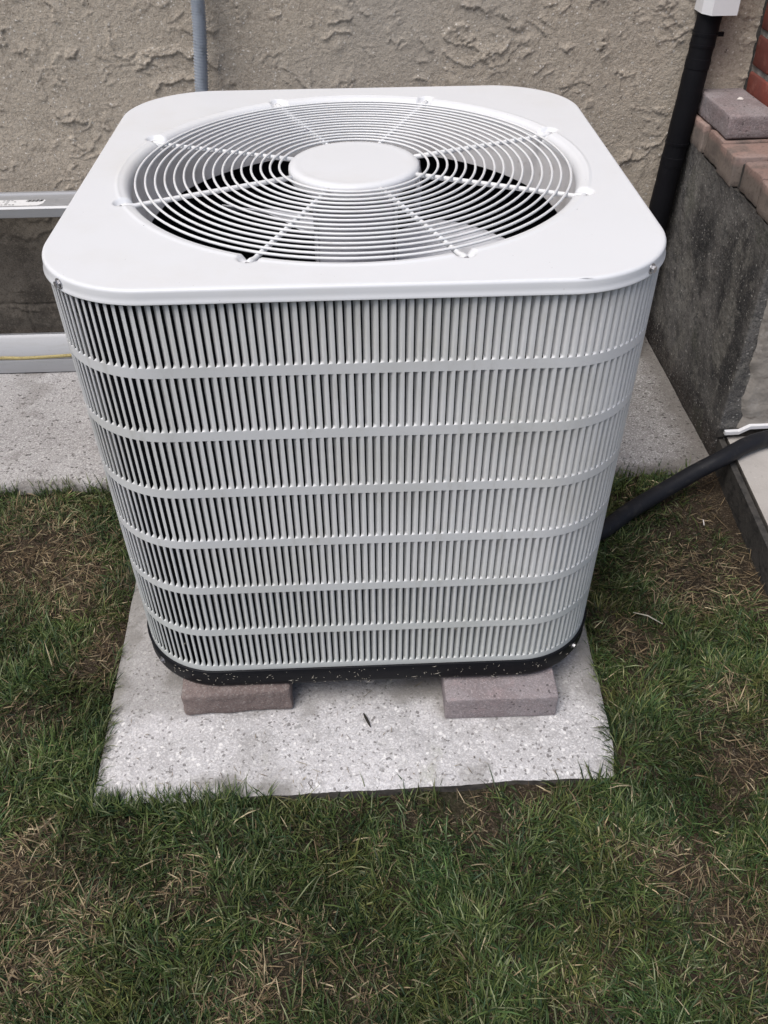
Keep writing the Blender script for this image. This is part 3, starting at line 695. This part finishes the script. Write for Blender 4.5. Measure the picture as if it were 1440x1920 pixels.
for (kr, khi, klo, zt, zl) in blade_specs:
    nr, na = 14, 9; G = np.zeros((nr, na, 3))
    for i in range(nr):
        r = .052 + (kr[-1] - .052) * i / (nr - 1); hi_ = float(np.interp(r, kr, khi)); lo_ = float(np.interp(r, kr, klo))
        for j_ in range(na):
            t = j_ / (na - 1); a = math.radians(lo_ + (hi_ - lo_) * t)
            G[i, j_] = (r * math.cos(a), r * math.sin(a), zl + (zt - zl) * t - .006 * math.sin(t * math.pi))
    bl = grid_obj('fan_blade', G, M['blade'], fan)
    so = bl.modifiers.new('solid', 'SOLIDIFY'); so.thickness = .0016

# ---- coil and dark inside
pts = rrect(WX - .030, WYY - .030, .105, 10)
B_ = Bag(); n = len(pts); v = [(p[0], p[1], .07) for p in pts] + [(p[0], p[1], H - .022) for p in pts]
B_.add(v, [(i, (i + 1) % n, n + (i + 1) % n, n + i) for i in range(n)]); B_.build('coil', M['dark'], ac, smooth=True)
B_ = Bag(); B_.add([(p[0], p[1], .085) for p in pts], [tuple(range(n))]); B_.build('inner_floor', M['dark'], ac)
B_ = Bag(); B_.lathe([(.085, .086), (.088, .10), (.088, .36), (.075, .39), (.03, .405)], (.02, .02), 32, False, True); B_.build('compressor', M['dark'], ac, smooth=True)
# deck that closes the space between shroud and lid so that the louvres look into the dark
# ---- louvre walls
BX, BY, RB = .3969, .4013, .1400
SXL = 2 * (BX - RB); SYL = 2 * (BY - RB); ARC = math.pi / 2 * RB; PER = 2 * SXL + 2 * SYL + 4 * ARC
NC = 274; p_ = PER / NC
def at_s(s):
    s = s % PER
    segs = [('l', SXL, (-(BX - RB), -BY), (1, 0)), ('a', ARC, (BX - RB, -(BY - RB)), -90), ('l', SYL, (BX, -(BY - RB)), (0, 1)), ('a', ARC, (BX - RB, BY - RB), 0),
            ('l', SXL, (BX - RB, BY), (-1, 0)), ('a', ARC, (-(BX - RB), BY - RB), 90), ('l', SYL, (-BX, BY - RB), (0, -1)), ('a', ARC, (-(BX - RB), -(BY - RB)), 180)]
    for t, L_, o, d_ in segs:
        if s <= L_:
            if t == 'l': return o[0] + d_[0] * s, o[1] + d_[1] * s, d_[0], d_[1]
            a = math.radians(d_) + s / RB
            return o[0] + RB * math.cos(a), o[1] + RB * math.sin(a), -math.sin(a), math.cos(a)
        s -= L_
    return at_s(0)
Z1, DZ = .6944, .0985; HB = .0072
rows_z = []; 
bands = [Z1 - k * DZ for k in range(6)]
rows_z.append((bands[0] + HB, .796))
for k in range(5): rows_z.append((bands[k + 1] + HB, bands[k] - HB))
rows_z.append((.1165, bands[5] - HB))
# slat: local x along the wall, local y outward (negative = inward), local z from 0 to 1 over its length
GP = .20
prof_s = [(GP, 1.0), (.26, .94), (.36, .66), (.48, .28), (.60, .06), (.74, 0), (1.0, 0)]
def slat_data(Lz, name):
    D = .0064; ends_lo = [0, .0006, .0014, .0024, .0034]; ends_hi = [0, .0006, .0015, .0026]
    zs_ = ends_lo + [Lz / 2] + [Lz - e for e in ends_hi[::-1]]
    v = []; f = []
    for z in zs_:
        e = min(float(sstep(0, .0034, z)), float(sstep(0, .0026, Lz - z)))
        eo = min(1, min(z / .0009, (Lz - z) / .0007)) ** .5 if 0 < z < Lz else 0
        for u, dpt in prof_s:
            x = u * p_ if u > GP else (GP * eo) * p_
            if GP < u < .5: x = u * (.35 + .65 * eo) * p_
            v.append((x, -D * dpt * e, z))
    m_ = len(prof_s)
    for i in range(len(zs_) - 1):
        for j_ in range(m_ - 1): f.append((i * m_ + j_, i * m_ + j_ + 1, (i + 1) * m_ + j_ + 1, (i + 1) * m_ + j_))
    # folded edge on the outer side
    b0 = len(v)
    for i, z in enumerate(zs_):
        e = 1 if 0 < z < Lz else 0
        v.append((p_ * (1 - .03 * e), -.0014 * e, z))
    for i in range(len(zs_) - 1): f.append((i * m_ + m_ - 1, b0 + i, b0 + i + 1, (i + 1) * m_ + m_ - 1))
    me = bpy.data.meshes.new(name); me.from_pydata(v, [], f); me.update(); me.shade_smooth(); me.set_sharp_from_angle(angle=math.radians(40)); me.materials.append(M['slat'])
    return me, np.array(v), f
meshes = {}
cand = []
camv = Vector(CAM)
for r_i, (z0, z1) in enumerate(rows_z):
    key = round(z1 - z0, 4)
    if key not in meshes: meshes[key] = slat_data(z1 - z0, 'slat')
    for c in range(NC):
        s0 = c * p_
        x, y, tx, ty = at_s(s0); x2, y2, _, _ = at_s(s0 + p_); tx, ty = x2 - x, y2 - y; l = math.hypot(tx, ty); tx /= l; ty /= l
        n_ = Vector((ty, -tx, 0)); mid = Vector((x, y, (z0 + z1) / 2)); dv = camv - mid; area = max(0, n_.dot(dv.normalized())) / dv.length ** 2
        cand.append((area, r_i, c, key, x, y, tx, ty, z0, l))
cand.sort(key=lambda q: -q[0])
restV = []; restF = []; off_ = 0
for i, (area, r_i, c, key, x, y, tx, ty, z0, l) in enumerate(cand):
    me, vv, ff = meshes[key]
    sx = l / p_ * 1.0005
    mat4 = Matrix(((tx * sx, ty, 0, x), (ty * sx, -tx, 0, y), (0, 0, 1, z0), (0, 0, 0, 1)))
    if i < 300:
        # keep a proper rotation: local y points outward, so x cross y points down; use scale -1 in y
        o = bpy.data.objects.new('slat', me); C.objects.link(o); o.parent = ac
        o.matrix_parent_inverse = Matrix.Identity(4)
        o.location = (x, y, z0 - ac.location.z); o.rotation_euler = (0, 0, math.atan2(ty, tx)); o.scale = (sx, -1, 1)
    else:
        A = np.array([[mat4[r][q] for q in range(4)] for r in range(3)])
        restV.append(vv @ A[:, :3].T + A[:, 3]); restF.append(np.array([f for f in ff]) + off_); off_ += len(vv)
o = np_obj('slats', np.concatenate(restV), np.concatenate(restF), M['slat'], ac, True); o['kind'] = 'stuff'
# horizontal bands between the slat rows
def band(z0, z1, name='band', m=None, inset=0.0):
    S_ = [at_s(c * p_) for c in range(NC)]; V = np.zeros((NC, 2, 3))
    for i, (x, y, tx, ty) in enumerate(S_):
        V[i, 0] = (x - ty * inset, y + tx * inset, z0); V[i, 1] = (x - ty * inset, y + tx * inset, z1)
    return grid_obj(name, V, m or M['slat'], ac, cyc_u=True)
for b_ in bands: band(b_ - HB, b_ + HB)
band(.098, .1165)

# ---- base pan
pp = rrect(BX + .005, BY + .005, RB + .005, 20); n = len(pp)
lv = [(.0005, .1062), (.0035, .1068), (.0045, .1050), (.0030, .088), (.0035, .072), (.0015, .0655), (-.006, .0625), (-.03, .0622)]
V = np.zeros((len(lv), n, 3))
for i, (o_, z) in enumerate(lv):
    for k, (x, y, nx_, ny_) in enumerate(pp):
        wv = .0016 * math.sin(x * 9 + 1) * (1 if y < 0 else 0)
        V[i, k] = (x - .005 * nx_ + nx_ * o_, y - .005 * ny_ + ny_ * o_ , z + (wv if z > .08 else 0))
grid_obj('base_pan', V, M['pan'], ac, cyc_v=True, flip=True)
B_ = Bag(); B_.add([(p[0] * .93, p[1] * .93, .0626) for p in pp], [tuple(range(n))[::-1]]); B_.build('pan_floor', M['pan'], ac)
# drain tab
B_ = Bag(); v = []
tabo = [(-.019, .064), (.017, .064), (.015, .053), (.008, .050), (.004, .044), (-.006, .044), (-.010, .050), (-.019, .054)]
for y_ in (-.392, -.3905): v += [(x, y_, z) for x, z in tabo]
m_ = len(tabo); B_.add(v, [tuple(range(m_))[::-1], tuple(range(m_, 2 * m_))] + [(i, (i + 1) % m_, m_ + (i + 1) % m_, m_ + i) for i in range(m_)])
B_.build('mounting_tab', mat('dull_galvanised', (.22, .21, .205), .6, [('noise', 60, .45, .65, (.13, .12, .11), .6)], metal=.2), ac)
B_ = Bag(); B_.tube([(-.001, -.3932, .0525), (-.001, -.3922, .0525)], .0035, 12); B_.build('tab_hole', M['ink'], ac)

def hexscrew(p, nrm, s=1.0):
    p = Vector(p); nrm = Vector(nrm).normalized(); B_ = Bag()
    B_.tube([p, p + nrm * .0012 * s], .0068 * s, 16); B_.tube([p + nrm * .0012 * s, p + nrm * .0052 * s], .0046 * s, 6)
    return B_.build('screw', M['screw'], ac, auto=30)
q = RL * math.cos(math.radians(45)); cx, cy = WX - RL, WYY - RL
for sx_, a in ((1, -44), (-1, -136), (1, 45), (-1, 135)):
    a = math.radians(a); c, s_ = math.cos(a), math.sin(a); ccx = cx if c > 0 else -cx; ccy = cy if s_ > 0 else -cy
    hexscrew((ccx + (RL + .0006) * c, ccy + (RL + .0006) * s_, H - .0105), (c, s_, 0), 1.0)
for a in (-43, -137):
    a = math.radians(a); c, s_ = math.cos(a), math.sin(a); ccx = (BX - RB) * (1 if c > 0 else -1); ccy = -(BY - RB)
    hexscrew((ccx + (RB + .0030) * c, ccy + (RB + .0030) * s_, .088), (c, s_, 0), .95)

# ================================================================== DEBRIS
def blades_mesh(name, pos, hgt, wid, az, tilt, bend, col, m, flat_z=None, levels=4, twist=None):
    """vectorised curved blades. pos (N,3)"""
    N_ = len(pos); L = levels
    t = np.linspace(0, 1, L)
    ang = tilt[:, None] + bend[:, None] * t[None, :]             # angle from vertical along the blade
    seg = hgt[:, None] / (L - 1)
    dx = np.sin(ang[:, :-1] + np.diff(ang, axis=1) / 2) * seg; dz = np.cos(ang[:, :-1] + np.diff(ang, axis=1) / 2) * seg
    rx = np.concatenate([np.zeros((N_, 1)), np.cumsum(dx, 1)], 1); rz = np.concatenate([np.zeros((N_, 1)), np.cumsum(dz, 1)], 1)
    ca, sa = np.cos(az)[:, None], np.sin(az)[:, None]
    cxp = pos[:, 0:1] + rx * ca; cyp = pos[:, 1:2] + rx * sa; czp = pos[:, 2:3] + rz
    if flat_z is not None: czp = np.maximum(czp, flat_z)
    tw = (twist if twist is not None else np.zeros(N_))[:, None]
    wx = -sa * np.cos(tw) ; wy = ca * np.cos(tw); wz = np.sin(tw) * np.ones((1, L))
    wt = wid[:, None] * np.array([.75, 1.0, .8, 0.0] if L == 4 else list(np.linspace(1, 0, L)))[None, :] / 2
    Lf = np.stack([cxp - wx * wt, cyp - wy * wt, czp - wz * wt], -1); Rt = np.stack([cxp + wx * wt, cyp + wy * wt, czp + wz * wt], -1)
    V = np.zeros((N_, 2 * L - 1, 3)); V[:, 0:2 * (L - 1):2] = Lf[:, :-1]; V[:, 1:2 * (L - 1):2] = Rt[:, :-1]; V[:, -1] = Lf[:, -1]
    tris = []
    for i in range(L - 2): a = 2 * i; tris += [(a, a + 1, a + 3), (a, a + 3, a + 2)]
    a = 2 * (L - 2); tris.append((a, a + 1, a + 2))
    F = (np.array(tris)[None] + (np.arange(N_) * (2 * L - 1))[:, None, None]).reshape(-1, 3)
    o = np_obj(name, V.reshape(-1, 3), F, m, None, True)
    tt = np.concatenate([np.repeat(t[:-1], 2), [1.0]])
    sh = .50 + .62 * np.minimum(tt * 1.4, 1)                    # darker roots, brighter tips: shade between blades painted into the colour
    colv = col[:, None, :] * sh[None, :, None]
    ca_ = o.data.color_attributes.new('tint', 'FLOAT_COLOR', 'POINT')
    arr = np.ones((N_ * (2 * L - 1), 4), dtype=np.float32); arr[:, :3] = colv.reshape(-1, 3); ca_.data.foreach_set('color', arr.ravel())
    return o

# ---- lawn
def in_pad(x, y, m=0.0):
    u = (y + .58) / .78; lx = -.460 - .032 * u; rx_ = .412 + .028 * u
    return (x > lx - m) & (x < rx_ + m) & (y > -.580 - m + (x + .46) * .0207) & (y < .2)
dry = [(-.72, .03, .16, .9), (-.63, -.04, .10, 1.0), (-.77, .15, .12, .6), (-.50, -.24, .07, .9), (-.64, -.42, .07, .6), (-.56, -.69, .09, 1.0), (-.43, -.73, .05, .7), (-.30, -.716, .05, .7), (-.49, -.82, .07, .8),
       (-.14, -.83, .05, .9), (-.19, -.875, .05, .8), (.674, -.10, .10, 1.0), (.79, -.12, .08, .8), (.64, -.53, .06, 1.0), (.474, -.72, .06, .9), (.53, -.81, .08, .8), (.52, -.255, .05, .9), (.655, -.39, .05, .7), (-.03, -.87, .05, .6), (.17, -.64, .04, .5), (-.60, -.90, .12, .8), (.30, -.88, .05, .4)]
bare = [(.80, .13, .14, 1.0), (.70, .02, .10, .8), (.62, .14, .07, .5), (.68, -.09, .06, .8), (.79, -.05, .09, .8), (.52, -.25, .05, .8), (.03, -.585, .05, .9), (.15, -.583, .06, 1.0), (.26, -.575, .05, 1.0), (-.06, -.588, .04, .6), (-.475, -.12, .04, .8), (-.46, -.24, .04, .6), (-.70, .05, .08, .5), (.42, -.55, .03, .8), (.45, -.10, .05, .4), (.60, -.42, .03, .5), (.50, -.36, .03, .6)]
def field(x, y, L_):
    wx = x + .035 * fbm(x * 14, y * 14, 3, 171); wy = y + .035 * fbm(x * 14 + 5, y * 14, 3, 173); r = np.zeros_like(x)
    for a, b_, s_, w_ in L_: r = np.maximum(r, w_ * np.exp(-((wx - a) ** 2 + (wy - b_) ** 2) / (s_ * s_)))
    return r
N0 = 1150000
x = rng.uniform(-2.1, .82, N0); y = rng.uniform(-2.1, .262, N0)
clump = fbm(x * 22, y * 22, 2, 181); big = fbm(x * 5, y * 5, 3, 183)
dr = np.clip(field(x, y, dry) + .22 * np.clip(fbm(x * 9, y * 9, 3, 187), 0, 1), 0, 1); br = field(x, y, bare)
dens = np.clip(.66 + .55 * clump + .3 * big, .12, 1) * (1 - .93 * np.clip(br * 1.15, 0, 1)) * (1 - .35 * dr)
main = (x > -1.08) & (y > -1.12)
keep = (rng.random(N0) < dens * np.where(main, 1.0, .22)) & ~in_pad(x, y, .003) & ~((x > .79) & (y > -.8)) & (y < .2475)
x, y, clump, big, dr, br, main = [q[keep] for q in (x, y, clump, big, dr, br, main)]; N_ = len(x)
z = ground_h(x, y) - .003
hgt = rng.gamma(6, .0056, N_) * (1 + .4 * clump) * (1 - .35 * dr) * (1 - .25 * br); hgt = np.clip(hgt * .84, .008, .070)
# tufts share a lean so that the lawn looks combed in patches
lean = 2 * np.pi * fbm(x * 3.5, y * 3.5, 2, 191) * 1.6 + rng.normal(0, 1.25, N_)
tilt = np.abs(rng.normal(.45, .38, N_)) + .35 * dr; bend = rng.normal(1.0, .75, N_)
wid = rng.uniform(.0011, .0027, N_) * (1 - .35 * dr) * np.where(main, 1.0, 2.2)
greens = np.array([(.070, .104, .032), (.044, .076, .026), (.108, .132, .046), (.175, .195, .105), (.028, .054, .024)])
straws = np.array([(.32, .25, .15), (.21, .155, .09), (.44, .37, .24), (.12, .085, .054)])
gi = rng.choice(5, N_, p=[.3, .25, .2, .13, .12]); si = rng.choice(4, N_, p=[.35, .3, .15, .2])
isdry = rng.random(N_) < np.clip(.035 + .85 * dr ** 1.4, 0, .92)
tone = (.98 + .75 * big + .55 * clump)[:, None] * rng.uniform(.60, 1.45, (N_, 1))
col = np.where(isdry[:, None], straws[si], greens[gi]) * tone
teal = sstep(.1, .5, fbm(x * 4 + 7, y * 4, 2, 195))[:, None]
olive = sstep(.0, .4, fbm(x * 7 + 3, y * 7, 3, 197))[:, None] * .6
col = np.where(isdry[:, None], col, col * (1 - olive) + col * np.array([1.35, 1.0, .95]) * olive)
col = np.where(isdry[:, None], col, col * (1 - teal) + col * np.array([.86, .97, 1.0]) * teal)
col = np.clip(col, 0, 1)
tilt = np.where(isdry, tilt + .35, tilt)
# longer blades that hang over the rim of the pad and of the slab
n2_ = 5200; t_ = rng.random(n2_); side_ = rng.random(n2_)
ex_ = np.where(side_ < .50, -.46 + .88 * t_ ** 1.25, np.where(side_ < .68, -.462 - .03 * t_, np.where(side_ < .78, .412 + .03 * t_, -1.15 + 1.95 * t_)))
ey_ = np.where(side_ < .50, -.582 + .022 * t_, np.where(side_ < .68, -.57 + .5 * t_, np.where(side_ < .78, -.56 + .4 * t_, .243)))
ke = fbm(ex_ * 16, ey_ * 16, 2, 601) + .5 * (t_ < .35) - .35 * ((side_ < .5) & (t_ > .42)) > rng.uniform(-.1, .45, n2_)
ex_, ey_, side_ = ex_[ke], ey_[ke], side_[ke]; n2_ = len(ex_)
u_ = rng.uniform(.002, .016, n2_)
ey_ = np.where(side_ < .50, -.580 + .018 * (ex_ + .46) / .87 - u_, ey_)
ex_ = np.where((side_ >= .50) & (side_ < .68), -.460 - .032 * (ey_ + .58) / .78 - u_, np.where((side_ >= .68) & (side_ < .78), .412 + .028 * (ey_ + .562) / .76 + u_, ex_))
ea_ = np.where(side_ < .50, np.pi / 2, np.where(side_ < .68, 0, np.where(side_ < .78, np.pi, np.pi / 2))) + rng.normal(0, .9, n2_)
x = np.concatenate([x, ex_]); y = np.concatenate([y, ey_]); z = np.concatenate([z, np.full(n2_, GZ + .002)])
hgt = np.concatenate([hgt, rng.uniform(.022, .062, n2_)]); wid = np.concatenate([wid, rng.uniform(.0012, .0028, n2_)]); lean = np.concatenate([lean, ea_])
tilt = np.concatenate([tilt, np.abs(rng.normal(.25, .25, n2_))]); bend = np.concatenate([bend, rng.normal(.9, .4, n2_)])
col = np.concatenate([col, greens[rng.choice(5, n2_)] * rng.uniform(.6, 1.4, (n2_, 1))]); N_ = len(x)
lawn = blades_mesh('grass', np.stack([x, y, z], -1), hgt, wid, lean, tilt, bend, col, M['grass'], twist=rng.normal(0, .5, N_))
tag(lawn, 'short patchy green lawn with dry spots around the concrete pad', 'grass', kind='stuff')

# ---- straw and dead blades lying on the soil
N0 = 42000
x = rng.uniform(-1.2, 1.0, N0); y = rng.uniform(-1.35, .25, N0); dr = field(x, y, dry); br = field(x, y, bare)
keep = (rng.random(N0) < .08 + .9 * dr + .5 * br) & ~in_pad(x, y, .004) & ~((x > .82))
x, y, dr = x[keep], y[keep], dr[keep]; N_ = len(x)
hgt = rng.gamma(3, .0082, N_); wid = rng.uniform(.0007, .0021, N_)
lift = rng.random(N_) * .010 + .006 * dr
si = rng.choice(4, N_, p=[.3, .32, .12, .26]); col = straws[si] * rng.uniform(.5, 1.15, (N_, 1)) * np.array([1.0, .96, .95])
st_ = blades_mesh('straw', np.stack([x, y, ground_h(x, y) + lift], -1), hgt, wid, rng.uniform(0, 2 * np.pi, N_), rng.normal(1.5, .14, N_), rng.normal(.1, .25, N_), col, M['straw'], twist=rng.normal(0, .4, N_))
tag(st_, 'dead straw and thatch lying between the grass blades', 'straw', kind='stuff')

# ---- clippings stuck to the base pan and specks on the louvres near it
N_ = 170; s_arr = rng.uniform(-.10, SXL + .14, N_); pos = []; az = []
for q in range(N_):
    X_, Y_, tx, ty = at_s(s_arr[q] + (0 if s_arr[q] > 0 else PER)); pos.append((X_ + ty * .0048, Y_ - tx * .0048, rng.uniform(.067, .103) if rng.random() < .88 else rng.uniform(.12, .2))); az.append(math.atan2(ty, tx))
pos = np.array(pos); az = np.array(az)
hl = rng.gamma(1.3, .0011, N_) + .0005
tl = rng.uniform(0, 2 * np.pi, N_)
w_ = rng.uniform(.0004, .0009, N_)
# each is a sliver lying in the plane of the pan's face
tdir = np.stack([np.cos(az), np.sin(az), np.zeros(N_)], -1); ndir = np.stack([np.sin(az), -np.cos(az), np.zeros(N_)], -1)
a_ = tdir * np.cos(tl)[:, None] + np.array([0, 0, 1.0]) * np.sin(tl)[:, None]; b_ = np.cross(ndir, a_)
V = np.stack([pos - a_ * hl[:, None], pos - b_ * w_[:, None] + ndir * .0008, pos + a_ * hl[:, None], pos + b_ * w_[:, None] + ndir * .0008], 1).reshape(-1, 3)
F = (np.array([(0, 1, 2), (0, 2, 3)])[None] + (np.arange(N_) * 4)[:, None, None]).reshape(-1, 3)
cl = np_obj('grass_clippings', V, F, M['grit'], None, False); tag(cl, 'dry grass clippings stuck to the black base pan', 'clippings', kind='stuff')

# ---- clippings and grains lying on the pad
N_ = 130; x = rng.uniform(-.45, .42, N_); y = rng.uniform(-.56, -.36, N_) ; 
near = rng.random(N_) < .5; y[near] = rng.uniform(-.565, -.53, near.sum())
col = straws[rng.choice(4, N_)] * rng.uniform(.5, 1.0, (N_, 1))
lt = blades_mesh('litter', np.stack([x, y, np.full(N_, .0035)], -1), rng.gamma(2, .0035, N_) + .002, rng.uniform(.0006, .0013, N_), rng.uniform(0, 6.28, N_), rng.normal(1.52, .05, N_), rng.normal(0, .12, N_), col, M['straw'], flat_z=.0025)
tag(lt, 'bits of dead grass scattered on the concrete pad', 'litter', kind='stuff')
B_ = Bag(); B_.tube([(-.0135, -.428, .0045), (-.0105, -.436, .0050), (-.006, -.447, .0046), (-.002, -.457, .0040)], [.0010, .0024, .0024, .0008], 7)
tag(B_.build('twig', M['twig'], smooth=True), 'small dark twig lying on the pad in front of the air conditioner', 'twig')
for k, (x_, y_, a, l, lab) in enumerate(((.555, -.215, -.55, .060, 'pale dead stalk on the bare soil right of the pad'), (.755, .060, 1.4, .022, 'short white sliver on the soil beside the walkway edge'))):
    c, s_ = math.cos(a), math.sin(a); B_ = Bag(); z_ = GZ + .018
    B_.tube([(x_ - c * l / 2, y_ - s_ * l / 2, z_), (x_, y_ + .003, z_ + .003), (x_ + c * l / 2, y_ + s_ * l / 2, z_ - .002)], [.0010, .0015, .0007], 6)
    tag(B_.build('stalk', M['grit'] if k == 0 else M['chip'], smooth=True), lab, 'stalk')
